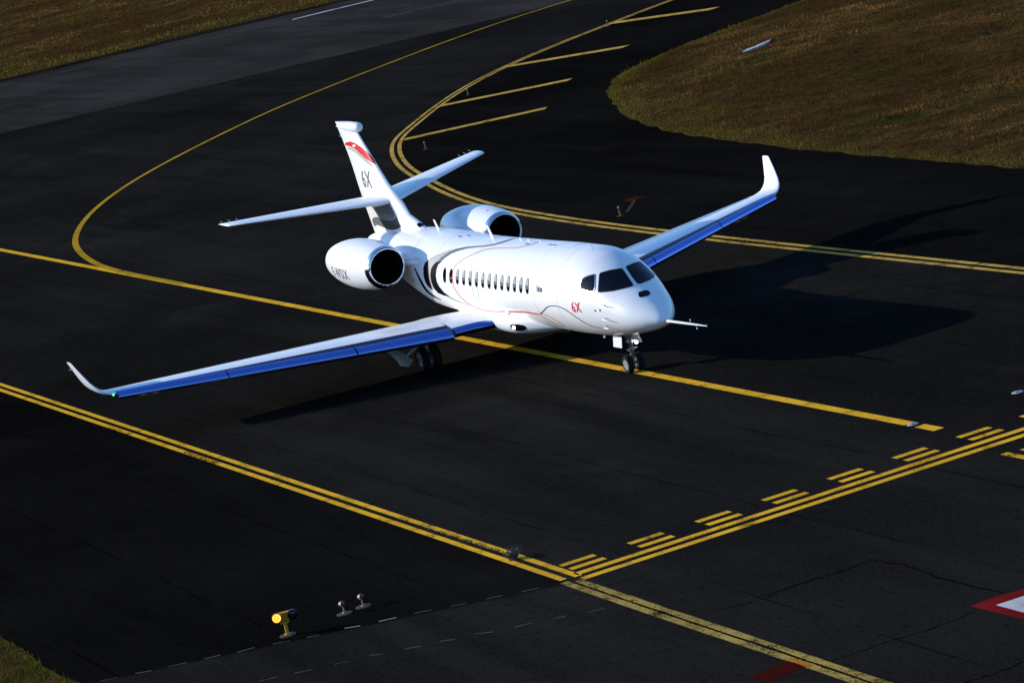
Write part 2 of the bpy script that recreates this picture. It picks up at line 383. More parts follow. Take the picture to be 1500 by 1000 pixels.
# ------------------------------------------------------------------ grass
def grass_ground():
    q, n, l, b = newmat('dry_turf')
    co = n.new('ShaderNodeNewGeometry').outputs['Position']
    a = noise(n, l, co, 0.12, 5, 0.65); f = noise(n, l, co, 2.2, 5, 0.75); g = noise(n, l, co, 0.5, 4, 0.65)
    c1 = mix(n, l, (0.044, 0.025, 0.008), (0.085, 0.050, 0.016), ramp_f(n, l, g, 0.35, 0.7))
    c2 = mix(n, l, c1, (0.036, 0.036, 0.007), ramp_f(n, l, a, 0.52, 0.66, 0.8))
    c3 = mix(n, l, c2, (0.008, 0.005, 0.0025), ramp_f(n, l, f, 0.45, 0.72, 0.9))
    l.new(c3, b.inputs['Base Color']); b.inputs['Roughness'].default_value = 0.95; b.inputs['Specular IOR Level'].default_value = 0.0
    bp = n.new('ShaderNodeBump'); bp.inputs['Strength'].default_value = 1.0; bp.inputs['Distance'].default_value = 0.15
    l.new(f, bp.inputs['Height']); l.new(bp.outputs['Normal'], b.inputs['Normal'])
    return q
M['turf'] = grass_ground()
ground.data.materials.clear(); ground.data.materials.append(M['turf'])
def blade_mat():
    q, n, l, b = newmat('grass_blades')
    at = n.new('ShaderNodeVertexColor'); at.layer_name = 'tint'
    l.new(at.outputs['Color'], b.inputs['Base Color']); b.inputs['Roughness'].default_value = 0.8; b.inputs['Specular IOR Level'].default_value = 0.0
    tr = n.new('ShaderNodeBsdfTranslucent'); l.new(at.outputs['Color'], tr.inputs['Color'])
    ms = n.new('ShaderNodeMixShader'); ms.inputs['Fac'].default_value = 0.3
    out = n['Material Output']; l.new(b.outputs['BSDF'], ms.inputs[1]); l.new(tr.outputs['BSDF'], ms.inputs[2]); l.new(ms.outputs['Shader'], out.inputs['Surface'])
    return q
M['blade'] = blade_mat()
def in_poly(P, poly):
    x, y = P[:, 0], P[:, 1]; r = np.zeros(len(P), bool); q = np.array(poly); j = len(q)-1
    for i in range(len(q)):
        c = ((q[i, 1] > y) != (q[j, 1] > y)) & (x < (q[j, 0]-q[i, 0])*(y-q[i, 1])/(q[j, 1]-q[i, 1]+1e-12)+q[i, 0]); r ^= c; j = i
    return r
def edge_dist(P, poly):
    q = np.array(poly); d = np.full(len(P), 1e9)
    for a, b in zip(q, np.roll(q, -1, 0)):
        ab = b-a; t = np.clip(((P-a)@ab)/(ab@ab+1e-12), 0, 1); d = np.minimum(d, np.linalg.norm(P-(a+t[:, None]*ab), axis=1))
    return d
def vnoise(P, s, seed):
    g = np.random.default_rng(seed).random((64, 64)); q = P/s; i = np.floor(q).astype(int); f = q-i; f = f*f*(3-2*f)
    A = g[i[:, 0] % 64, i[:, 1] % 64]; B = g[(i[:, 0]+1) % 64, i[:, 1] % 64]; C_ = g[i[:, 0] % 64, (i[:, 1]+1) % 64]; D = g[(i[:, 0]+1) % 64, (i[:, 1]+1) % 64]
    return (A*(1-f[:, 0])+B*f[:, 0])*(1-f[:, 1])+(C_*(1-f[:, 0])+D*f[:, 0])*f[:, 1]
def turf(name, poly, n, hgt, wid, label, greenw, bounds, zin=0.10, edge_poly=None):
    """a slightly raised, uneven turf sheet and the blades that stand on it"""
    ep = edge_poly or poly
    x0, x1, y0, y1 = bounds
    step = 0.9 if (x1-x0) < 150 else 2.5
    gx, gy = np.meshgrid(np.arange(x0, x1, step), np.arange(y0, y1, step)); G = np.stack([gx.ravel(), gy.ravel()], 1)
    G += rng.uniform(-.25, .25, G.shape)*step; G = G[in_poly(G, poly)]; G = G[edge_dist(G, poly) > step*0.5]
    def hz(P): 
        d = edge_dist(P, poly); return 0.012+zin*np.clip(d/1.2, 0, 1)*(0.25+1.5*vnoise(P, 1.7, 3)*(0.5+vnoise(P, 0.9, 5)))
    nb = len(poly); allp = [Vector(p) for p in poly]+[Vector(p) for p in G]
    r = delaunay_2d_cdt(allp, [(i, (i+1) % nb) for i in range(nb)], [], 1, 1e-5)
    V2 = np.array([tuple(v) for v in r[0]]); z = hz(V2)
    o = tag(mk(name, np.column_stack([V2, z]), [f for f in r[2]], M['turf'], None), kind='structure')
    P = np.column_stack([rng.uniform(x0, x1, n*3), rng.uniform(y0, y1, n*3)]); P = P[in_poly(P, poly)][:n]
    d = edge_dist(P, ep); N = len(P)
    big = vnoise(P, 6.0, 11)*0.6+vnoise(P, 2.0, 12)*0.4
    green = np.clip(1.1-d/(greenw*(0.15+1.3*big)), 0, 1)*0.9; green = np.maximum(green, np.clip((vnoise(P, 9.0, 21)-0.74)*5, 0, 0.6))
    green = np.maximum(green, (rng.random(N) < 0.06)*0.5)
    dry = np.array([0.185, 0.086, 0.022])*(0.45+1.1*rng.random(N))[:, None]; pale = np.array([0.25, 0.16, 0.06])
    base = np.where((rng.random(N) < 0.10)[:, None], pale, dry)
    base = base*(0.2+1.25*vnoise(P, 1.3, 14)*(0.4+1.1*vnoise(P, 9.0, 41)))[:, None]
    red = np.clip((vnoise(P, 7.0, 31)-0.5)*4, 0, 0.85)[:, None]; base = base*(1-red)+np.array([0.06, 0.020, 0.005])*red
    gcol = np.array([0.175, 0.16, 0.018])*(0.5+0.9*rng.random(N))[:, None]
    col = base*(1-green[:, None])+gcol*green[:, None]
    h = hgt*(0.35+0.9*rng.random(N)+1.6*(rng.random(N) < 0.05))*(0.35+1.4*vnoise(P, 1.6, 15)); a = rng.uniform(0, math.pi, N); w = wid*(0.5+rng.random(N))
    lean = rng.normal(0, 0.5, (N, 2))*h[:, None]
    z0 = hz(P)-0.01; dx = np.cos(a)*w/2; dy = np.sin(a)*w/2
    V = np.empty((N, 3, 3), np.float32)
    V[:, 0] = np.column_stack([P[:, 0]-dx, P[:, 1]-dy, z0]); V[:, 1] = np.column_stack([P[:, 0]+dx, P[:, 1]+dy, z0]); V[:, 2] = np.column_stack([P+lean, z0+h])
    me = bpy.data.meshes.new('grass'); me.vertices.add(N*3); me.vertices.foreach_set('co', V.ravel())
    me.loops.add(N*3); me.loops.foreach_set('vertex_index', np.arange(N*3, dtype=np.int32))
    me.polygons.add(N); me.polygons.foreach_set('loop_start', np.arange(0, N*3, 3, dtype=np.int32)); me.polygons.foreach_set('loop_total', np.full(N, 3, np.int32))
    ca = me.color_attributes.new('tint', 'FLOAT_COLOR', 'POINT'); cc = np.ones((N, 3, 4), np.float32); cc[:, :, :3] = col[:, None, :]
    ca.data.foreach_set('color', cc.ravel()); me.materials.append(M['blade']); me.update(); me.validate()
    g = bpy.data.objects.new('grass', me); COL.objects.link(g); tag(g, label, 'grass', kind='stuff'); return o
island = gxy([(1180, 0), (1133, 17), (1082, 36), (1030, 55), (979, 77), (945, 90), (911, 107), (894, 119.5), (888, 132), (892, 147), (907, 164), (932, 179), (971, 192), (1022, 201), (1099, 212), (1201, 222), (1286, 230.2), (1393, 239.3), (1500, 248)])
island = [tuple(p) for p in smooth_curve(island, 6, 1)]
isl_edge = [(-94.5, 60)]+island+[(2, 21.2), (40, 20.5)]
isl = isl_edge+[(40, 110), (-94.5, 110)]
isl = [(x+random.uniform(-.12, .12), y+random.uniform(-.12, .12)) for x, y in isl]
turf('grass_island', isl, 400000, 0.085, 0.034, 'dry brown grass with green margin on the island between taxiways', 1.7, (-95, 5, 21, 80), 0.12)
far_edge = [rpt(a, 31.0+0.5*math.sin(a*0.21)) for a in np.arange(-160, 200, 3.0)]
far = far_edge+[rpt(200, 190), rpt(-160, 190)]
fx = [p[0] for p in far]; fy = [p[1] for p in far]
turf('grass_verge', far, 220000, 0.15, 0.08, 'brown and olive grass beyond the far runway edge', 7.0, (-330, -130, -20, 130), 0.12)
cor = gxy([(0, 932), (12, 941), (38, 950), (46, 960), (60, 974), (80, 988), (104, 994), (118, 1000)])
cor = [(-20, -22.6), (-8, -22.3), (0, -22.2)]+[tuple(p) for p in smooth_curve(cor, 4, 1)]+[(13.4, -24.0), (14.0, -30), (-20, -30)]
turf('grass_verge', cor, 42000, 0.065, 0.02, 'green and russet grass patch in the near corner', 0.9, (-20, 15, -30, -21.5), 0.06)
quad('drain_slab', gxy([(1088, 80.5), (1096, 76), (1104, 73.5), (1112, 69.5), (1121, 66), (1131, 61.5), (1127, 65), (1116, 70), (1111, 72.2), (1104, 75.2), (1097, 78.0)]), 0.16, M['slab'], None)
slab = bpy.data.objects['drain_slab']; tag(slab, 'pale narrow slab lying in the grass island', 'slab')
sv = [tuple(v.co) for v in slab.data.vertices]; nsv = len(sv)
slab_v = sv+[(x, y, 0.05) for x, y, z in sv]; sf = [tuple(range(nsv))]+[(i, (i+1) % nsv, nsv+(i+1) % nsv, nsv+i) for i in range(nsv)]
me_ = bpy.data.meshes.new('drain_slab'); me_.from_pydata(slab_v, [], sf); me_.materials.append(M['slab']); slab.data = me_; fixn(slab)

# weeds growing in the joint of the near double line
def weed_blades(pts, hgt, wid, seed):
    r = np.random.default_rng(seed); V, F = [], []
    for x, y in pts:
        a = r.uniform(0, math.pi); w = wid*(0.5+r.random()); h = hgt*(0.4+r.random()); lx, ly = r.normal(0, 0.5, 2)*h
        i = len(V); dx, dy = math.cos(a)*w/2, math.sin(a)*w/2
        V += [(x-dx, y-dy, 0.003), (x+dx, y+dy, 0.003), (x+lx*.5+dx*.5, y+ly*.5+dy*.5, h*.6), (x+lx, y+ly, h)]; F += [(i, i+1, i+2), (i, i+2, i+3)]
    return V, F
def weed_patch(a, b, n, spread, hgt, seed, mat):
    r = np.random.default_rng(seed); a, b = np.array(a), np.array(b); t = r.random(n)
    return mk('joint_weeds', *weed_blades(a+(b-a)*np.clip(np.sort(t)+0.08*np.sin(np.sort(t)*40), 0, 1)[:, None]+r.normal(0, spread, (n, 2)), hgt*.7, 0.016, seed), mat, None, smooth=False)
M['weed_green'] = pm('weed_green', (0.045, 0.05, 0.012), 0.8); M['weed_dark'] = pm('weed_dark', (0.022, 0.018, 0.010), 0.85, spec=0.0); M['weed_dry'] = pm('weed_dry', (0.13, 0.10, 0.085), 0.85)
ga = gxy([(615, 772), (700, 800), (742, 811), (158, 627), (190, 637), (268, 661), (320, 680), (1060, 352), (1120, 357)])
tag(weed_patch(ga[0], ga[2], 700, 0.05, 0.07, 5, M['weed_green']), 'low green weeds along the joint of the near double line', 'weeds', kind='stuff')
tag(weed_patch(ga[3], ga[4], 220, 0.09, 0.06, 6, M['weed_dark']), 'dark weeds over the near double line below the wing tip', 'weeds', kind='stuff')
tag(weed_patch(ga[5], ga[6], 420, 0.10, 0.07, 8, M['weed_dark']), 'dark weeds over the near double line below the wing shadow', 'weeds', kind='stuff')
tag(weed_patch(ga[7], ga[8], 420, 0.10, 0.07, 9, M['weed_dark']), 'dark weeds over the far double line behind the left wing', 'weeds', kind='stuff')
cx, cy = gxy([(753, 819)])[0]
r_ = np.random.default_rng(4); ptsw = np.array([[cx, cy]])+r_.normal(0, 0.06, (130, 2))
V, F = [], []
for x, y in ptsw:
    h = 0.12+0.3*r_.random(); lx, ly = r_.normal(0, 0.4, 2)*h; i = len(V); a = r_.uniform(0, 3.14); dx, dy = math.cos(a)*.008, math.sin(a)*.008
    h *= .75; lx *= .75; ly *= .75
    V += [(x-dx, y-dy, .003), (x+dx, y+dy, .003), (x+lx, y+ly, h)]; F += [(i, i+1, i+2)]
    for k in range(3):
        t = 0.4+0.6*r_.random(); px_, py_, pz_ = x+lx*t, y+ly*t, h*t; j = len(V); e = r_.normal(0, .045, 3)
        V += [(px_, py_, pz_), (px_+e[0], py_+e[1], pz_+abs(e[2])), (px_+e[1]*.5, py_+e[0]*.5, pz_+.02)]; F += [(j, j+1, j+2)]
tag(mk('dry_weed', V, F, M['weed_dry'], None, smooth=False), 'dry bushy weed growing on the near double line', 'weed')

# ------------------------------------------------------------------ the jet
jet = tag(empty('business_jet', (-12.0, 0, 0)), 'white twin-engine business jet with black and red swoosh livery on the centreline', 'airplane')

T = np.array([
 (0.27,1.85,1.85,0.00,1.85),(0.35,1.71,2.01,0.18,1.85),(0.58,1.61,2.20,0.36,1.88),(0.95,1.51,2.42,0.59,1.93),(1.40,1.42,2.66,0.79,2.02),
 (1.90,1.34,2.90,0.94,2.12),(2.45,1.27,3.20,1.08,2.23),(3.00,1.22,3.48,1.19,2.32),(3.70,1.17,3.71,1.29,2.38),(4.60,1.14,3.82,1.36,2.42),
 (6.00,1.12,3.82,1.39,2.43),(9.00,1.12,3.77,1.39,2.43),(14.0,1.12,3.72,1.39,2.43),(16.5,1.20,3.79,1.35,2.46),(18.5,1.55,3.79,1.19,2.60),
 (20.5,2.05,3.70,0.93,2.80),(22.5,2.52,3.55,0.60,3.00),(24.0,2.86,3.38,0.28,3.11),(24.45,2.98,3.28,0.16,3.13)])
def fus_params(s):
    t = np.sqrt(np.maximum(s-T[0, 0], 0)); k = np.sqrt(T[:, 0]-T[0, 0])
    return [pchip(k, T[:, j], t) for j in (1, 2, 3, 4)]
def fus_ring(s, n=72):
    zb, zt, w, zm = [float(v) for v in fus_params(np.array([s])) [0:4]] if False else [float(v[0]) for v in fus_params(np.array([s]))]
    out = []
    for a in np.linspace(0, 2*math.pi, n, endpoint=False):
        u = math.sin(a); out.append((-s, w*math.cos(a), zm+((zt-zm)*u if u > 0 else (zm-zb)*u)))
    return out
ss = np.concatenate([0.27+np.linspace(0.03, 1, 26)**2*1.6, np.linspace(1.95, 6, 34), np.linspace(6.2, 24.45, 78)])
v, f = loft([fus_ring(s) for s in ss], True, True)
fus = mk('fuselage', v, f, M['white'], jet, sharp=60); fixn(fus)

# wing-body fairing
def fairing():
    secs = []
    for s in np.linspace(6.6, 17.6, 56):
        q0 = min(1, max(0, (s-6.5)/3.0)); q1 = min(1, max(0, (17.7-s)/6.5))
        e = q0*q0*(3-2*q0)*q1*q1*(3-2*q1)
        hw = 0.55+0.92*e; zc = 1.47+0.10*(1-q1); hb = 0.30+0.22*e; ht = 0.10+0.36*e
        ring = []
        for a in np.linspace(0, 2*math.pi, 56, endpoint=False):
            c, s_ = math.cos(a), math.sin(a); p = 2/2.5
            ring.append((-s, hw*math.copysign(abs(c)**p, c), zc+(ht if s_ > 0 else hb)*math.copysign(abs(s_)**p, s_)))
        secs.append(ring)
    return loft(secs)
fair = fixn(mk('wing_fairing', *fairing(), M['white'], jet, sharp=60))

# --- lifting surfaces
def airfoil(n=22, tc=0.12, camber=0.012):
    b = np.linspace(0, math.pi, n); x = 0.5*(1-np.cos(b))
    yt = 5*tc*(0.2969*np.sqrt(x)-0.126*x-0.3516*x**2+0.2843*x**3-0.1015*x**4)
    yc = camber*4*x*(1-x)
    up = np.column_stack([x, yc+yt])[::-1]; lo = np.column_stack([x, yc-yt])[1:-1]
    return np.vstack([up, lo])          # TE upper -> LE -> lower
def wing_sections(side, tab, n=22):
    """tab rows: y, z, xLE, chord, t/c, incidence(deg); the section stands normal to the span curve"""
    tab = np.array(tab); secs = []
    d = np.gradient(tab[:, :2], axis=0); d /= np.linalg.norm(d, axis=1)[:, None]
    for r, dd in zip(tab, d):
        y, z, xle, ch, tc, inc = r; a = airfoil(n, tc); inc = math.radians(inc); sec = []
        for xc, zc in a:
            X = xc*ch; Z = zc*ch-math.tan(inc)*X
            sec.append((xle-X, side*(y-dd[1]*Z), z+dd[0]*Z))
        secs.append(sec)
    return secs
def xs_lip(y): return -12.70-0.64*(y-5.35)
def z_lip(y): return 1.31+0.031*(y-5.35)
def wle(y): return xs_lip(y)-0.36+0.09*max(0, (y-5.35)/6.8)
WT = []
for y in np.linspace(2.62, 12.1, 22):
    te = -16.3-0.28*(y-3.4); WT.append((y, z_lip(y)+0.165-0.012*max(0, (y-5.35)/6.8), wle(y), wle(y)-te, 0.118-0.02*(y-2.6)/9.5, 1.2))
INB = [(0.7, 1.34, -10.0, 5.9, 0.08, 1.4), (1.5, 1.40, -10.42, 5.6, 0.092, 1.4), (2.0, 1.405, -10.68, 5.45, 0.100, 1.3), (2.6, 1.385, -10.97, 5.13, 0.106, 1.2)]
WLT = [(12.1, 1.674, -17.29, 1.455, 0.098, 1.2), (12.25, 1.69, -17.36, 1.43, 0.095, 1), (12.40, 1.735, -17.43, 1.38, 0.09, .8), (12.53, 1.82, -17.53, 1.31, 0.088, .6), (12.64, 1.95, -17.66, 1.20, 0.085, .4),
       (12.73, 2.12, -17.86, 1.06, 0.08, .2), (12.81, 2.33, -18.12, .90, 0.08, 0), (12.89, 2.57, -18.42, .70, 0.08, 0), (12.96, 2.79, -18.70, .51, 0.08, 0), (12.975, 2.82, -18.78, .40, 0.05, 0)]
for side in (-1, 1):
    secs = wing_sections(side, WT); nsec = len(secs[0]); v, f = loft(secs)
    af = airfoil(); fm = []
    for i in range(len(secs)-1):
        for j in range(nsec):
            xm = 0.5*(af[j][0]+af[(j+1) % nsec][0]); fm.append(1 if xm < 0.075 else 0)
    fm += [0, 0]
    wing = mk('wing', v, f, None, jet, mats=[M['white'], M['nose_dark']], fmat=fm, sharp=50); fixn(wing)
    if side < 0: wing['label'] = 'near wing with extended metal slats'
    else: wing['label'] = 'far wing with extended metal slats'
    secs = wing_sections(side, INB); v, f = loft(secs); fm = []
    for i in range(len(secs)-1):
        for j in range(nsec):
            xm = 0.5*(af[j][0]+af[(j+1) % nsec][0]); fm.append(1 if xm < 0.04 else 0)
    fm += [0, 2]  # outer end cap takes the dark material to paint in shadow at the step
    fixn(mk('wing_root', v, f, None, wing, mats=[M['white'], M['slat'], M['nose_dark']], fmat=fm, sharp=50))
    fixn(mk('winglet', *loft(wing_sections(side, WLT)), M['white'], wing, sharp=50))
    # slats, three panels, drooped ahead of the wing
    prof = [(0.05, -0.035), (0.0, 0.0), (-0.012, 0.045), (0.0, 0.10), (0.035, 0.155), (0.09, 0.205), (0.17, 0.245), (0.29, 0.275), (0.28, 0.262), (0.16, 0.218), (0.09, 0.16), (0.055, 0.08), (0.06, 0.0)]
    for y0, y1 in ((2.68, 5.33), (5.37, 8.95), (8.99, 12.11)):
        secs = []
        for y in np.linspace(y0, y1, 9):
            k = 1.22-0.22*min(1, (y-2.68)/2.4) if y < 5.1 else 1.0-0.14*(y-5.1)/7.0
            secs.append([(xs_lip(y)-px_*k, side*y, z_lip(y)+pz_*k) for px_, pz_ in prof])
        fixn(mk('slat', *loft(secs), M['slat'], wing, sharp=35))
    # navigation lamp and static wicks
    fixn(mk('navigation_lamp', *revolve([(-.05, .01), (-.03, .03), (0, .04), (.04, .035), (.06, .01)], (-17.26, side*12.22, 1.66), (1, 0, 0), 12), M['green_on'] if side < 0 else M['lamp_red'], wing))
    for p0, p1 in (((-18.95, 12.93, 2.55), (-19.25, 12.94, 2.56)),):
        mk('static_wick', *tube((p0[0], side*p0[1], p0[2]), (p1[0], side*p1[1], p1[2]), 0.004, 0.003, 6), M['gwhite'], wing)

# --- tail fin, rudder, bulb, tailplane
FZ = [3.25, 3.6, 3.9, 4.2, 4.58, 5.0, 5.27, 5.72, 6.1, 6.36, 6.7, 7.02, 7.2, 7.385]
def fin_le(z): return float(pchip([3.2, 3.6, 3.94, 4.19, 4.58, 5.27, 5.72, 6.36, 7.05, 7.4], [-17.9, -18.35, -19.1, -19.95, -20.40, -21.42, -21.9, -22.56, -23.26, -23.5], np.array([z]))[0])
def fin_te(z): return float(np.interp(z, [3.2, 3.3, 4.17, 4.86, 5.92, 6.46, 7.39], [-23.85, -23.9, -24.2, -24.42, -24.64, -24.84, -25.3]))
def fin_sec(z, a0, a1, n=14):
    le, te = fin_le(z), fin_te(z); ch = le-te; tc = 0.34/ch if z < 4.5 else max(0.085, 0.105-0.004*(z-4.5))
    if z < 4.2: tc = 0.085
    x = a0+(a1-a0)*0.5*(1-np.cos(np.linspace(0, math.pi, n))); yt = 5*tc*(0.2969*np.sqrt(x)-0.126*x-0.3516*x**2+0.2843*x**3-0.1015*x**4)
    up = [(le-ch*a, ch*b, z) for a, b in zip(x, yt)]; lo = [(le-ch*a, -ch*b, z) for a, b in zip(x, yt)]
    return up+lo[::-1]
fin = fixn(mk('tail_fin', *loft([fin_sec(z, 0.0, 0.70) for z in FZ]), M['white'], jet, sharp=50))
rud = fixn(mk('rudder', *loft([fin_sec(z, 0.703, 1.0, 8) for z in [3.42]+FZ[2:]]), M['white'], jet, sharp=50))
bulb = fixn(mk('fin_bulb', *revolve([(0, .005), (.03, .07), (.1, .125), (.22, .165), (.45, .185), (.9, .175), (1.5, .13), (2.1, .07), (2.5, .012)], (-22.80, 0, 7.21), (-1, 0, 0), 28), M['white'], jet, sharp=60))
mk('static_wick', *tube((-24.75, 0, 6.83), (-25.25, 0, 6.86), 0.012, 0.007, 6), M['seam'], rud)
for side in (-1, 1):
    tab = []
    for t in np.linspace(0, 1, 12):
        y = 0.05+t*4.82; tab.append((y, 4.66+0.30*t, -20.98-3.52*t, 2.85-1.66*t, 0.10-.02*t, -1.0))
    tab += [(4.92, 4.963, -24.66, 1.05, .07, -1), (4.945, 4.965, -24.85, .86, .04, -1)]
    stab = fixn(mk('tailplane', *loft(wing_sections(side, tab)), M['white'], jet, sharp=50))
    for y in (4.3, 4.55, 4.8):
        t = (y-.05)/4.82; xt = -20.98-3.52*t-(2.85-1.66*t)
        mk('static_wick', *tube((xt+.03, side*y, 4.70+0.30*t+.02), (xt-.18, side*y, 4.72+0.30*t+.04), .0035, .0025, 6), M['gwhite'], stab)
# dorsal intake at the foot of the fin
mk('dorsal_intake', *revolve([(0, .085), (-.25, .10), (-.6, .09), (-1.0, .03)], (-18.95, -0.02, 3.86), (1, 0, 0), 20), M['duct'], fin)

# --- engines
def rev_x(prof, cy, cz, rake=0.0, n=56, fl=1.0):
    secs = []
    for x, r in prof:
        k = max(0, min(1, (x+18.6)/1.4)); ring = []
        for a in np.linspace(0, 2*math.pi, n, endpoint=False):
            dz = r*math.sin(a); ring.append((x+rake*k*dz, cy+r*math.cos(a), cz+dz*fl))
        secs.append(ring)
    return secs
for side in (-1, 1):
    cy, cz = side*2.16, 3.11
    eng = fixn(mk('engine_nacelle', *loft(rev_x([(-17.42, .705), (-17.7, .755), (-18.1, .80), (-18.7, .845), (-19.3, .86), (-20.0, .835), (-20.6, .78), (-21.1, .71), (-21.5, .635), (-21.8, .565), (-21.81, .53), (-21.5, .53), (-21.0, .53)], cy, cz, .12), False, True), M['white'], jet, sharp=45))
    eng['label'] = 'near engine nacelle with registration letters' if side < 0 else 'far engine nacelle behind the cabin roof'
    fixn(mk('inlet_lip', *loft(rev_x([(-17.42, .7055), (-17.33, .688), (-17.26, .662), (-17.21, .632), (-17.20, .607), (-17.215, .585), (-17.27, .562), (-17.36, .548)], cy, cz, .12), False, False), M['lip'], eng, sharp=80))
    fixn(mk('inlet_duct', *loft(rev_x([(-17.36, .5475), (-17.6, .54), (-18.0, .555), (-18.5, .575), (-18.75, .575)], cy, cz, .12), False, True), M['duct'], eng, sharp=80))
    fixn(mk('spinner', *loft(rev_x([(-18.2, .005), (-18.25, .05), (-18.4, .12), (-18.62, .18)], cy, cz, 0, 24)), M['fan'], eng, sharp=80))
    V, F = [], []
    for k in range(22):
        a = 2*math.pi*k/22; r0, r1 = .16, .565; i = len(V)
        for r, tw in ((r0, .12), (r1, .07)):
            for s_ in (-1, 1): V.append((-18.62+s_*.07, cy+r*math.cos(a+s_*tw), cz+r*math.sin(a+s_*tw)))
        F.append((i, i+1, i+3, i+2))
    mk('fan', V, F, M['fan'], eng, smooth=False)
    fixn(mk('exhaust_cone', *loft(rev_x([(-21.1, .44), (-21.6, .40), (-22.0, .28), (-22.3, .12), (-22.4, .01)], cy, cz, 0, 28)), M['hot'], eng, sharp=80))
    # pylon
    secs = []
    for y, xle, ch, th, z in ((0.75, -16.55, 4.3, .10, 3.0), (1.2, -16.75, 3.9, .085, 3.03), (1.47, -17.6, 3.1, .085, 3.05)):
        secs.append([(xle-a*ch, side*y, z+b*ch) for a, b in airfoil(14, th, 0)])
    pyl = fixn(mk('engine_pylon', *loft(secs), M['white'], jet, sharp=60))
    for xx, dz in ((-17.95, 1.0), (-18.45, 1.0)):
        rr = .78 if xx > -18.2 else .808
        mk('vent_cap', *box((xx, cy-side*.15, cz+math.sqrt(rr*rr-.0225)), (.09, .06, .03)), M['seam'], eng, smooth=False)

# --- BVH of the painted surfaces, for print and panels laid on them
def bvh_of(*objs):
    V, F = [], []
    for o in objs:
        b = len(V); V += [v_.co.copy() for v_ in o.data.vertices]; F += [tuple(i+b for i in p.vertices) for p in o.data.polygons]
    return BVHTree.FromPolygons(V, F)
near_nac = [o for o in jet.children if o.name.startswith('engine_nacelle')][0]
B_FUS = bvh_of(fus); B_FIN = bvh_of(fin, rud); B_NAC = bvh_of(near_nac, [o for o in near_nac.children if o.name.startswith('inlet_lip')][0]); B_BODY = bvh_of(fus, fair)
CAMV = Vector(CAM)
def cast(b, p):
    d = Vector(px_dir(p)); h = b.ray_cast(CAMV, d)
    if h[0] is None:
        q = CAMV+d*110; best = None
        for t in np.linspace(95, 130, 36):
            r = b.find_nearest(CAMV+d*t)
            if r[0] is not None and (best is None or r[3] < best[3]): best = r
        h = best
    n = h[1]
    if n.dot(CAMV-h[0]) < 0: n = -n
    return h[0], n
def decal(name, poly, bvh, mat, parent, off=0.005, g=2.0, caster=None):
    pts = []; n = len(poly)
    for i in range(n):
        a = np.array(poly[i], float); b = np.array(poly[(i+1) % n], float); k = max(1, int(math.ceil(np.linalg.norm(b-a)/g)))
        for t in range(k): pts.append(a+(b-a)*t/k)
    nb = len(pts); P = np.array(pts); mn = P.min(0); mx = P.max(0)
    gx, gy = np.meshgrid(np.arange(mn[0]+g*.37, mx[0], g), np.arange(mn[1]+g*.41, mx[1], g)); G = np.stack([gx.ravel(), gy.ravel()], 1)
    if len(G):
        G = G[in_poly(G, P)]
        if len(G): G = G[edge_dist(G, P) > g*0.35]
    allp = [Vector(p) for p in P]+[Vector(p) for p in G]
    r = delaunay_2d_cdt(allp, [(i, (i+1) % nb) for i in range(nb)], [], 1, 1e-6)
    V = []
    for q in r[0]:
        loc, nr = (caster or cast)(bvh, (q.x, q.y)); V.append(loc+nr*off)
    F = []
    for t in r[2]:
        a, b, c = V[t[0]], V[t[1]], V[t[2]]
        if max((a-b).length, (b-c).length, (a-c).length) < 1.2:
            nn = (b-a).cross(c-a); F.append(t if nn.dot(CAMV-a) > 0 else t[::-1])
    return mk(name, V, F, mat, parent, sharp=80)
def stroke_poly(pts, widths):
    p = smooth_curve(pts, 6, 0); w = np.interp(np.linspace(0, 1, len(p)), np.linspace(0, 1, len(widths)), widths)
    d = np.gradient(p, axis=0); d /= np.linalg.norm(d, axis=1)[:, None]+1e-9; nr = np.stack([-d[:, 1], d[:, 0]], 1)
    a = p+nr*w[:, None]/2; b = p-nr*w[:, None]/2
    return a, b
def stroke(name, pts, widths, bvh, mat, parent, off=0.006):
    a, b = stroke_poly(pts, widths); V = []
    for q in list(a)+list(b):
        loc, nr = cast(bvh, q); V.append(loc+nr*off)
    n = len(a); F = []
    for i in range(n-1):
        q = (i, i+1, i+n+1, i+n)
        if (V[i]-V[i+1]).length < 1.5: F.append(q)
    return mk(name, V, F, mat, parent, sharp=80)
def z4(l): return [(600+x/5, 330+y/5) for x, y in l]
def z2(l): return [(460+x/5, 320+y/5) for x, y in l]
def z1(l): return [(470+x/5, 160+y/5) for x, y in l]
def z3(l): return [(520+x/9.0909, 240+y/9.0909) for x, y in l]
def z8(l): return [(830+x/8.335, 350+y/8.335) for x, y in l]
def zb(l): return [(700+x/8.3333, 430+y/8.3333) for x, y in l]
def zt(l): return [(640+x/10, 290+y/10) for x, y in l]

# livery on the cabin
decal('light_grey_swoosh', z2([(838,300),(870,280),(930,255),(990,232),(1050,220),(1080,216),(1010,240),(960,270),(925,305),(905,325),(880,345),(862,380),(858,425),(866,470),(885,510),(920,535),(890,530),(862,500),(845,455),(836,400),(834,345)]), B_FUS, M['grey_lt'], fus, .004)
decal('black_crescent', z2([(935,316),(910,338),(897,375),(893,420),(900,463),(919,500),(952,540),(990,566),(955,565),(910,546),(879,510),(860,467),(852,415),(858,368),(877,336),(900,316)]), B_FUS, M['black'], fus, .006, 1.2)
decal('grey_swoosh', z2([(902,318),(932,317),(960,288),(1005,258),(1060,236),(1120,220),(1190,211),(1250,207),(1320,196),(1385,178),(1440,158),(1490,140),(1440,150),(1385,168),(1320,186),(1250,199),(1180,203),(1110,209),(1050,222),(985,250),(935,283)]), B_FUS, M['grey'], fus, .0055, 1.2)
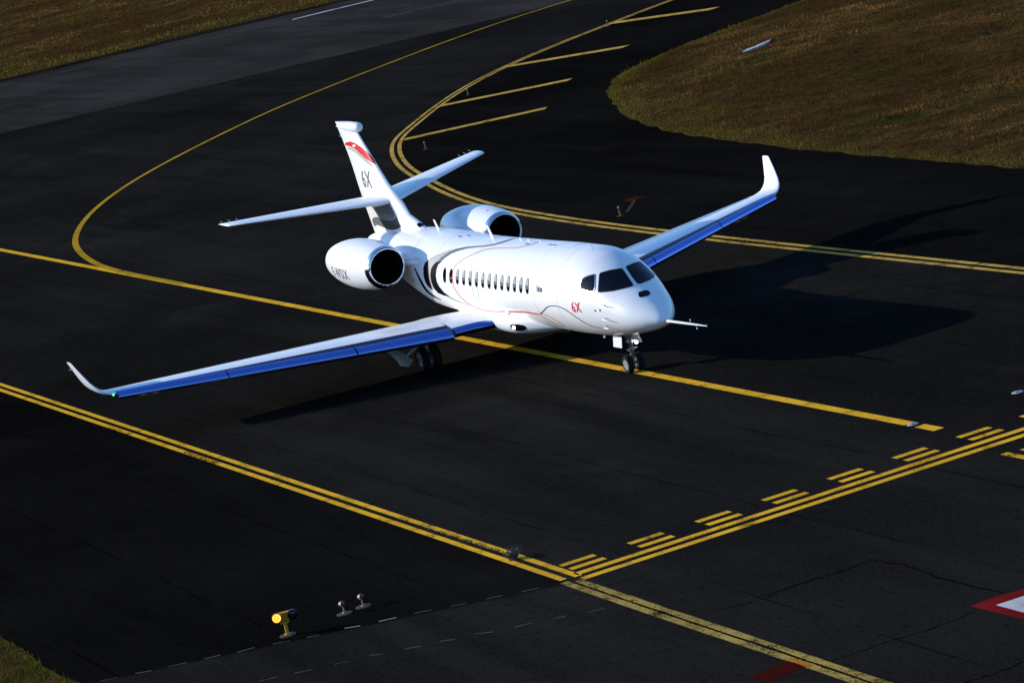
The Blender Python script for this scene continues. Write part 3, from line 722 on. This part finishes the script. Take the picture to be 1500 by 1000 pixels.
decal('black_crescent', z2([(838,303),(811,328),(801,365),(802,412),(813,458),(834,496),(872,526),(858,487),(847,445),(841,400),(839,350)]), B_FUS, M['black'], fus, .006, 1.2)
stroke('black_line', z2([(735,358),(760,412),(790,472),(820,520),(860,556),(935,598)]), [1.0, 2.6, 3.4, 3.4, 2.6, 0.3], B_FUS, M['black'], fus)
stroke('grey_line', z2([(955,552),(1000,580),(1060,608),(1140,637)]), [2.2, 1.2, .9, .5], B_FUS, M['grey'], fus)
red = zt([(1500,640),(1300,705),(1100,735),(900,735),(750,750),(620,790),(500,840),(400,890),(320,950)])+[(667,389.5),(663.6,398),(663,408),(666,422),(676,436),(690,447),(706,453.6),(720,456),(740,456.6)]
stroke('red_line', red, [.55, .7, .75, .75, .75, .75, .8, .9, 1.0], B_BODY, M['red'], fus)
stroke('red_line', [(744, 456.4), (758, 456.6), (772, 457.3), (782, 458.7), (791.5, 459.4)], [1.5, 2.0, 2.0, 1.3, .9], B_BODY, M['red'], fus)
stroke('red_line', [(772, 458), (784, 459.8), (796, 464.2), (808, 470.8), (818, 477)], [.8, .6, .5, .4], B_BODY, M['red'], fus)
stroke('red_line', [(790, 459.4), (802, 461.8), (814, 468.4), (827, 477.4)], [.8, .6, .5, .4], B_BODY, M['red'], fus)
stroke('black_line', zb([(765,243),(800,215),(840,170),(880,152),(930,150),(1000,162),(1080,200),(1200,285),(1300,350),(1400,395),(1500,420)]), [1.6, 1.5, 1.4, 1.2, 1.2, 1.1, 1.0, .9, .8, .7, .6], B_FUS, M['black'], fus)
# fin print
decal('red_emblem', z1([(176,258),(183,244),(214,237),(252,250),(285,272),(321,299),(352,326),(375,350),(391,374),(400,404),(370,392),(336,367),(300,335),(268,305),(243,287),(214,273),(188,267)]), B_FIN, M['red'], fin, .005, 1.2)
decal('white_spot', z1([(230,268),(238,259),(252,260),(258,268),(250,276),(236,277)]), B_FIN, M['white'], fin, .009, 1.0)
decal('grey_emblem', z1([(193,291),(205,277),(228,283),(262,304),(300,335),(335,368),(365,400),(390,432),(360,412),(325,385),(288,350),(250,317),(215,296)]), B_FIN, M['grey_lt'], fin, .005, 1.2)
decal('grey_block', z3([(245,578),(330,566),(400,548),(455,514),(500,605),(545,700),(500,742),(430,745),(340,730),(292,655)]), B_FIN, M['grey'], fin, .005, 1.2)
decal('dark_wave', z3([(340,732),(430,748),(500,745),(555,704),(585,772),(615,840),(560,870),(500,881),(440,872),(402,850),(370,790)]), B_FIN, M['grey_dk'], fin, .006, 1.2)
decal('grey_wave', z3([(228,750),(245,720),(280,705),(318,712),(340,732),(370,790),(402,850),(368,842),(330,822),(290,812),(262,835),(243,790)]), B_FIN, M['grey'], fin, .0065, 1.2)
# near engine: dark smile under the inlet, reflected pale swoosh
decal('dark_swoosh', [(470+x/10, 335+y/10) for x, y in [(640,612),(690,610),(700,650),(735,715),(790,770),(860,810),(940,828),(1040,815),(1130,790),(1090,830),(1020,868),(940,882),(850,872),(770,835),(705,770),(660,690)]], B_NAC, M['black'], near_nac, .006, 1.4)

# lettering
def lettering(name, text, x0, z0, height, wscale, shear, bvh, mat, parent, side=-1, off=.007, bold=0.0, slope=0.0):
    c = bpy.data.curves.new('tmp', 'FONT'); c.body = text; c.size = 1.0; c.offset = bold; c.resolution_u = 6; c.space_character = 1.12
    o = bpy.data.objects.new('tmp', c); COL.objects.link(o); bpy.context.view_layer.update()
    me = bpy.data.meshes.new_from_object(o.evaluated_get(bpy.context.evaluated_depsgraph_get())); bpy.data.objects.remove(o)
    bm = bmesh.new(); bm.from_mesh(me); bmesh.ops.triangulate(bm, faces=bm.faces)
    long = [e for e in bm.edges if e.calc_length() > 0.25]
    bmesh.ops.subdivide_edges(bm, edges=long, cuts=2); bmesh.ops.triangulate(bm, faces=bm.faces)
    k = height/0.70; V = []
    for q in bm.verts:
        u = q.co.x*k*wscale; w_ = q.co.y*k
        x = x0+u+shear*w_; z = z0+w_+slope*u
        h = bvh.ray_cast(Vector((x, side*6, z)), Vector((0, -side, 0)))
        if h[0] is None: h = bvh.find_nearest(Vector((x, side*1.3, z)))
        n_ = h[1] if h[1].y*side > 0 else -h[1]
        V.append(h[0]+n_*off)
    F = [tuple(v_.index for v_ in fc.verts) for fc in bm.faces]; bm.free()
    return mk(name, V, F, mat, parent, smooth=False)
def pcast(b, p):
    q = cast(b, p)[0]; return q.x, q.z
def place(p, y): 
    d = px_dir(p); t = (y-CAM[1])/d[1]; q = CAM+d*t; return q[0], q[2]
fx_, fz_ = pcast(B_FUS, (839.5, 456.5))
lettering('marking_text', '6X', fx_, fz_, .31, 1.0, .0, B_FUS, M['red'], fus, bold=.015)
fx_, fz_ = pcast(B_FUS, (786, 426.5))
lettering('marking_text', 'Falcon', fx_, fz_, .18, .62, .0, B_FUS, M['black'], fus, bold=.02)
lettering('marking_text', '_____', fx_, fz_-.06, .12, .68, 0, B_FUS, M['grey'], fus)
fx_, fz_ = pcast(B_FIN, (533, 273.5))
lettering('marking_text', '6X', fx_, fz_, .60, 1.0, .04, B_FIN, M['grey'], fin, bold=.01)
fx_, fz_ = pcast(B_NAC, (491, 404))
lettering('marking_text', 'F-WSIX', fx_, fz_, .36, .95, .0, B_NAC, M['grey'], near_nac, bold=.008, slope=-.015)

# cockpit glass
wins = [('cockpit_window', z8([(168,598),(178,545),(203,484),(255,460),(335,440),(341,448),(339,595),(322,635),(300,638),(205,619)]), z8([(150,602),(165,540),(195,474),(250,449),(340,427),(353,440),(351,602),(331,646),(300,650),(200,630),(155,612)])),
        ('windshield', z8([(391,636),(397,540),(405,445),(420,421),(520,392),(658,367),(680,376),(735,455),(806,558),(800,569),(738,588),(560,631),(412,646)]), z8([(384,642),(391,540),(399,438),(414,414),(520,384),(660,359),(686,369),(741,450),(816,560),(808,577),(740,596),(560,639),(408,655),(389,651)])),
        ('windshield', z8([(730,349),(742,338),(812,308),(884,284),(896,292),(985,370),(1062,444),(1058,462),(995,503),(900,541),(870,539),(857,526),(796,448)]), z8([(721,346),(735,331),(810,300),(888,275),(903,284),(992,364),(1072,440),(1068,468),(1000,511),(900,549),(865,546),(850,531),(789,450)]))]
for nm, inner, outer in wins:
    w_ = decal(nm, inner, B_FUS, M['glass'], jet, .026, 1.0)
    decal('window_frame', outer, B_FUS, M['frame'] if nm == 'cockpit_window' else M['grey_dk'], w_, .015, 1.0)
sens = decal('sensor_window', z8([(875,662),(884,649),(960,626),(996,630),(1024,658),(1020,680),(985,697),(905,716),(882,702)]), B_FUS, M['glass'], jet, .010, 1.5)
decal('sensor_fairing', z8([(862,668),(875,645),(960,617),(1005,620),(1040,655),(1085,690),(1108,722),(1092,746),(1000,771),(945,762),(890,725)]), B_FUS, M['white'], sens, .004, 2.0)

# cabin windows
for k in range(14):
    cxp = 650.4+(771-650.4)*k/13; czp = 403.6+(419.4-403.6)*k/13
    x, z = place((cxp, czp), -1.36)
    def oval(a, b, zlo=-1, zhi=1, n=26):
        pts = []
        for t in np.linspace(0, 2*math.pi, n, endpoint=False):
            c, s_ = math.cos(t), math.sin(t); u = math.copysign(abs(c)**.85, c); w_ = math.copysign(abs(s_)**.85, s_); w_ = min(zhi, max(zlo, w_))
            pts.append((x+a*u, z+b*w_))
        return pts
    def side_cast(pts, off):
        out = []
        for q in pts:
            h = B_FUS.ray_cast(Vector((q[0], -6, q[1])), Vector((0, 1, 0))); out.append(h[0]+h[1]*off if h[1].y < 0 else h[0]-h[1]*off)
        return out
    def patch(name, ring, c, off, mat, parent):
        n = len(ring); mid = [((p[0]+c[0])/2, (p[1]+c[1])/2) for p in ring]; V = side_cast(ring+mid+[c], off)
        F = [(i, (i+1) % n, n+(i+1) % n, n+i) for i in range(n)]+[(n+i, n+(i+1) % n, 2*n) for i in range(n)]
        return mk(name, V, F, mat, parent, sharp=80)
    win = patch('cabin_window', oval(.128, .215), (x, z), .008, M['glass'], jet)
    patch('window_frame', oval(.15, .24), (x, z), .003, M['grey'], win)
    if k > 1: patch('window_shade', oval(.126, .213, .06, 1), (x, z+.11), .012, M['shade'], win)
# emergency exit outline, roof seams
def hseam(name, pts, w_, off=.004, mat='seam'):
    return stroke(name, pts, [w_, w_], B_FUS, M[mat], fus, off)
hseam('door_seam', [(691, 388), (690.6, 400), (691, 415), (693, 428), (695.5, 437.5), (700, 440.5)], .35)
hseam('door_seam', [(700, 440.5), (701.3, 436), (700, 424), (699, 414)], .35)
hseam('roof_seam', [(840, 361.5), (848, 357.5), (860, 356.4)], .3)
hseam('roof_seam', [(865.5, 356.5), (867, 360), (868.5, 366)], .4)
for s_ in (4.95, 6.75, 12.1, 15.35, 17.6, 19.6):
    ra, rb = fus_ring(s_), fus_ring(s_+.013); zm_ = float(fus_params(np.array([s_]))[3][0])
    def push(p): return Vector(p)+Vector((0, p[1], (p[2]-zm_))).normalized()*.003
    V = [push(p) for p in ra]+[push(p) for p in rb]; n_ = len(ra)
    mk('skin_seam', V, [(i, (i+1) % n_, n_+(i+1) % n_, n_+i) for i in range(n_)], M['seam_lt'], fus, sharp=80)
# probes and vanes near the nose
for a, b in (((884, 447), (902, 449.5)), ((888, 466), (905, 470)), ((890, 477), (900, 479))):
    la, na = cast(B_FUS, a); lb, nb_ = cast(B_FUS, b)
    mk('pitot_probe', *merge(tube(la, la+na*.10, .018, .012, 8), tube(la+na*.10-(lb-la).normalized()*.05, la+na*.10+Vector((.22, 0, .0)), .014, .008, 8)), M['strut'], fus)
for p in ((872, 455), (879, 454.5), (839, 483), (746, 460)):
    la, na = cast(B_BODY, p); mk('small_vent', *tube(la-na*.01, la+na*.012, .035, .03, 10), M['duct'], fus)
# nose test boom
fixn(mk('nose_boom', *merge(revolve([(-.35, .05), (0, .06), (.12, .055), (.25, .042), (1.4, .036), (2.2, .024), (2.72, .012)], (-.26, 0, 1.79), (1, 0, .012), 14),
     tube((1.35, 0, 1.81), (1.35, .0, 1.93), .006, .006, 6), box((1.37, 0, 1.935), (.07, .008, .025)), tube((1.7, -.0, 1.81), (1.7, .0, 1.70), .006, .006, 6), box((1.71, 0, 1.70), (.07, .008, .03)), tube((2.2, 0, 1.82), (2.23, .10, 1.83), .005, .005, 6)), M['gwhite'], jet, sharp=50))
# roof and belly antennas
def blade(x, y, z0, z1, ch, sweep, mat='white'):
    secs = []
    for t in (0, .5, 1):
        c = ch*(1-.35*t); xl = x-sweep*t
        secs.append([(xl-a*c, y+b*c, z0+(z1-z0)*t) for a, b in airfoil(10, .14, 0)])
    return fixn(mk('antenna_blade', *loft(secs), M[mat], fus, sharp=50))
blade(-17.35, 0, 3.76, 4.12, .26, .30); blade(-12.55, 0, 3.70, 4.12, .28, .30)
for x in (-10.2, -9.55, -8.6): blade(x, 0.0, 3.74, 3.83, .16, .06, 'gwhite')
for x, y in ((-15.0, -.25), (-14.6, -.1), (-9.2, -.25), (-7.4, -.2), (-7.1, -.2)):
    h = B_FUS.ray_cast(Vector((x, y, 6)), Vector((0, 0, -1)))[0]; mk('roof_vent', *box((x, y, h.z+.01), (.2, .08, .03)), M['frame'], fus, smooth=False)
blade(-5.15, 0, 1.14, .92, .22, .10, 'gwhite'); blade(-7.75, -.1, 1.13, 1.0, .14, .04, 'gwhite')
# landing light in the fairing
lp, ln = cast(B_BODY, (754, 479))
ll = decal('landing_light', zb([(395,385),(430,374),(500,374),(560,385),(592,410),(585,436),(540,450),(470,450),(420,428),(398,400)]), B_BODY, M['glass'], jet, .012, 1.5)
cl_, cn_ = cast(B_BODY, (753.4, 479.2)); fixn(mk('lamp', *tube(cl_+cn_*.006, cl_+cn_*.04, .06, .055, 16), M['lamp_on'], ll))
# --- landing gear
def wheel(parent, c, r, w_):
    c = Vector(c); t = r*.42
    pr = [(-w_*.36, r-t), (-w_*.5, r-t*.75), (-w_*.5, r-t*.35), (-w_*.40, r-t*.1), (-w_*.22, r), (w_*.22, r), (w_*.40, r-t*.1), (w_*.5, r-t*.35), (w_*.5, r-t*.75), (w_*.36, r-t)]
    fixn(mk('tyre', *revolve(pr, c, (0, 1, 0), 32), M['rubber'], parent, sharp=50))
    fixn(mk('wheel_rim', *revolve([(-w_*.42, .02), (-w_*.46, r*.2), (-w_*.40, r*.35), (-w_*.46, r*.55), (-w_*.46, r*.6), (w_*.46, r*.6), (w_*.46, r*.55), (w_*.40, r*.35), (w_*.46, r*.2), (w_*.42, .02)], c, (0, 1, 0), 24), M['rim'], parent, sharp=40))
ng = fixn(mk('nose_gear', *merge(tube((-3.30, 0, 1.25), (-3.42, 0, .62), .075), tube((-3.42, 0, .66), (-3.50, 0, .27), .05), tube((-3.50, -.26, .27), (-3.50, .26, .27), .045),
     tube((-3.38, 0, .8), (-3.75, 0, 1.2), .035), tube((-3.42, 0, .62), (-3.63, 0, .47), .028), tube((-3.63, 0, .47), (-3.50, 0, .33), .028), box((-3.36, 0, .98), (.14, .28, .10)), tube((-3.35, -.16, .72), (-3.35, .16, .72), .04)), M['strut'], jet))
for y in (-.18, .18): wheel(ng, (-3.50, y, .275), .275, .19)
for y, z in ((.0, .90), (.0, .74)):
    fixn(mk('taxi_lamp', *revolve([(0, .03), (.04, .05), (.07, .055), (.075, .01)], (-3.28, y+.13*(z > .8)-.0, z), (1, -.2, 0), 14), M['lamp_on'] if z > .8 else M['strut'], ng))
mk('gear_door', *merge(box((-3.62, -.30, 1.0), (.62, .02, .34), Matrix.Rotation(math.radians(-12), 3, 'X'))), M['gwhite'], ng, smooth=False)
mk('gear_door', *merge(box((-3.62, .30, 1.0), (.62, .02, .34), Matrix.Rotation(math.radians(12), 3, 'X'))), M['gwhite'], ng, smooth=False)
for side in (-1, 1):
    y = side*2.62
    mg = fixn(mk('main_gear', *merge(tube((-14.0, side*2.75, 1.35), (-14.0, y, .62), .11), tube((-14.0, y, .65), (-14.0, y, .40), .075), tube((-14.0, y-.34, .40), (-14.0, y+.34, .40), .06), tube((-14.0, y, .75), (-14.55, side*2.3, 1.3), .05), tube((-14.0, y, .7), (-14.2, y, .5), .035)), M['strut'], jet))
    mg['label'] = 'near main landing gear under the wing' if side < 0 else 'far main landing gear in shadow'
    for dy in (-.20, .20): wheel(mg, (-14.0, y+dy, .40), .40, .26)
    # door hung outboard of the leg, curved
    secs = []
    for x_, k_ in ((-14.1, .0), (-14.2, .02), (-14.6, .03), (-14.8, .0)):
        secs.append([(x_, side*(y_+k_), z_) for y_, z_ in ((3.66, .78), (3.56, .66), (3.44, .46), (3.35, .27), (3.30, .25), (3.20, .33), (3.12, .43), (3.28, .60), (3.42, .74), (3.52, .84))])
    fixn(mk('gear_door', *loft(secs), M['door_grey'], mg, smooth=False))
    mk('door_link', *tube((-14.1, side*2.75, .85), (-14.1, side*3.3, .62), .03), M['gwhite'], mg)

# ------------------------------------------------------------------ airfield lights
def face(d): return Vector((d[0], d[1], 0)).normalized()
toC = (CAMV-Vector((14, -17.6, 0))); toC.z = 0; toC.normalize(); sidev = Vector((-toC.y, toC.x, 0))
gx_, gy_ = gxy([(422, 929.8)])[0]
g = tag(empty('guard_light', (gx_, gy_, 0)), 'yellow twin-lamp guard light on a disc base, one amber lamp lit', 'runway light')
c0 = Vector((gx_, gy_, 0))
fixn(mk('base_disc', *revolve([(0.004, .205), (.018, .20), (.026, .17), (.03, .02)], c0, (0, 0, 1), 28), M['concrete'], g))
fixn(mk('post', *merge(revolve([(.026, .085), (.045, .08), (.055, .045), (.27, .038), (.285, .055), (.31, .055)], c0, (0, 0, 1), 16), box(c0+Vector((0, 0, .325)), (.06, .22, .035), Matrix.Rotation(math.atan2(toC.y, toC.x), 3, 'Z'))), M['lamp_yellow'], g))
fixn(mk('housing', *merge(box(c0+Vector((0, 0, .455))-toC*.08+sidev*.02, (.14, .26, .20), Matrix.Rotation(math.atan2(toC.y, toC.x), 3, 'Z'))), M['lamp_yellow'], g, smooth=False))
for s_, on in ((-1, True), (1, False)):
    lc = c0+Vector((0, 0, .475))+sidev*(s_*.195+.03)
    hd = fixn(mk('lamp_head', *revolve([(-.16, .03), (-.14, .09), (0, .122), (.07, .127), (.075, .115), (.0, .112), (-.02, .01)], lc, toC, 24), M['lamp_black'], g))
    if on:
        fixn(mk('lens', *revolve([(.01, .106), (.035, .104), (.04, .01)], lc, toC, 24), M['amber_rim'], hd))
        V, F = [], []
        q = toC.to_track_quat('Z', 'Y').to_matrix(); k_ = 0
        for ring_r, cnt in ((0, 1), (.036, 6), (.068, 11), (.092, 15)):
            for j in range(cnt):
                a = 2*math.pi*j/cnt+ring_r*9; p_ = lc+q @ Vector((ring_r*math.cos(a), ring_r*math.sin(a), .045))
                vv, ff = revolve([(0, .0135), (.012, .010), (.016, .002)], p_, toC, 8); V, F = merge((V, F), (vv, ff))
        mk('led_cluster', V, F, M['amber_on'], hd)
    else:
        fixn(mk('lens', *revolve([(.01, .112), (.03, .10), (.045, .06), (.05, .01)], lc, toC, 24), M['lamp_black'], hd))
def stop_light(p, label):
    x, y = gxy([p])[0]; c = Vector((x, y, 0)); o = tag(empty('stop_bar_light', (x, y, 0)), label, 'runway light', 'red stop bar lights')
    fixn(mk('base_disc', *revolve([(0.004, .20), (.014, .195), (.02, .17), (.024, .02)], c, (0, 0, 1), 24), M['concrete'], o))
    fixn(mk('stem', *merge(revolve([(.02, .06), (.035, .055), (.045, .022), (.19, .018)], c, (0, 0, 1), 12), tube(c+Vector((0, 0, .06)), c+Vector((0.05, 0.05, .035)), .02, .02, 8)), M['lamp_white'], o))
    ax = (sidev*.85+toC*.55).normalized(); hc = c+Vector((0, 0, .25))
    h_ = fixn(mk('lamp_head', *revolve([(-.09, .02), (-.08, .045), (-.02, .07), (.0, .078), (.005, .07)], hc, ax, 20), M['lamp_white'], o))
    fixn(mk('lens', *revolve([(.0, .07), (.035, .066), (.06, .045), (.068, .01)], hc, ax, 20), M['lamp_red'], h_))
stop_light((504.8, 898.4), 'red stop light nearer the amber guard light'); stop_light((532.4, 887.9), 'red stop light farther from the amber guard light')
def edge_light(p, label):
    x, y = gxy([p])[0]; c = Vector((x, y, 0)); o = tag(empty('taxi_edge_light', (x, y, 0)), label, 'taxiway light', 'small taxiway edge lights')
    fixn(mk('base_plate', *revolve([(0.004, .13), (.02, .125), (.024, .02)], c, (0, 0, 1), 18), M['concrete'], o))
    fixn(mk('post', *revolve([(.02, .032), (.22, .028), (.23, .045), (.25, .045)], c, (0, 0, 1), 12), M['post_dull'], o))
    l_ = fixn(mk('lens', *revolve([(.25, .04), (.27, .048), (.33, .048), (.355, .035)], c, (0, 0, 1), 14), M['lamp_blue'], o))
    fixn(mk('cap', *revolve([(.35, .04), (.37, .04), (.39, .025), (.395, .005)], c, (0, 0, 1), 14), M['lamp_white'], l_))
edge_light((686, 139.5), 'edge light beside the second yellow crossbar'); edge_light((624, 219), 'edge light below the nearest yellow crossbar, behind the tail')
edge_light((909, 316.5), 'edge light by the rust coloured patch behind the wing'); edge_light((891, 39), 'edge light at the start of the farthest yellow crossbar')
def inset(p, label):
    x, y = gxy([p])[0]; c = Vector((x, y, 0)); o = tag(empty('inset_light', (x, y, 0)), label, 'taxiway light', 'inset pavement lights')
    fixn(mk('housing', *revolve([(0.005, .16), (.014, .15), (.018, .10), (.018, .01)], c, (0, 0, 1), 22), M['inset'], o))
    mk('prism', *box(c+Vector((0.03, 0, .017)), (.10, .07, .012)), M['duct'], o, smooth=False)
inset((1337, 621.3), 'inset light in the gap of the yellow centreline'); inset((1490.5, 574.5), 'inset light on bare asphalt near the right edge of the picture')
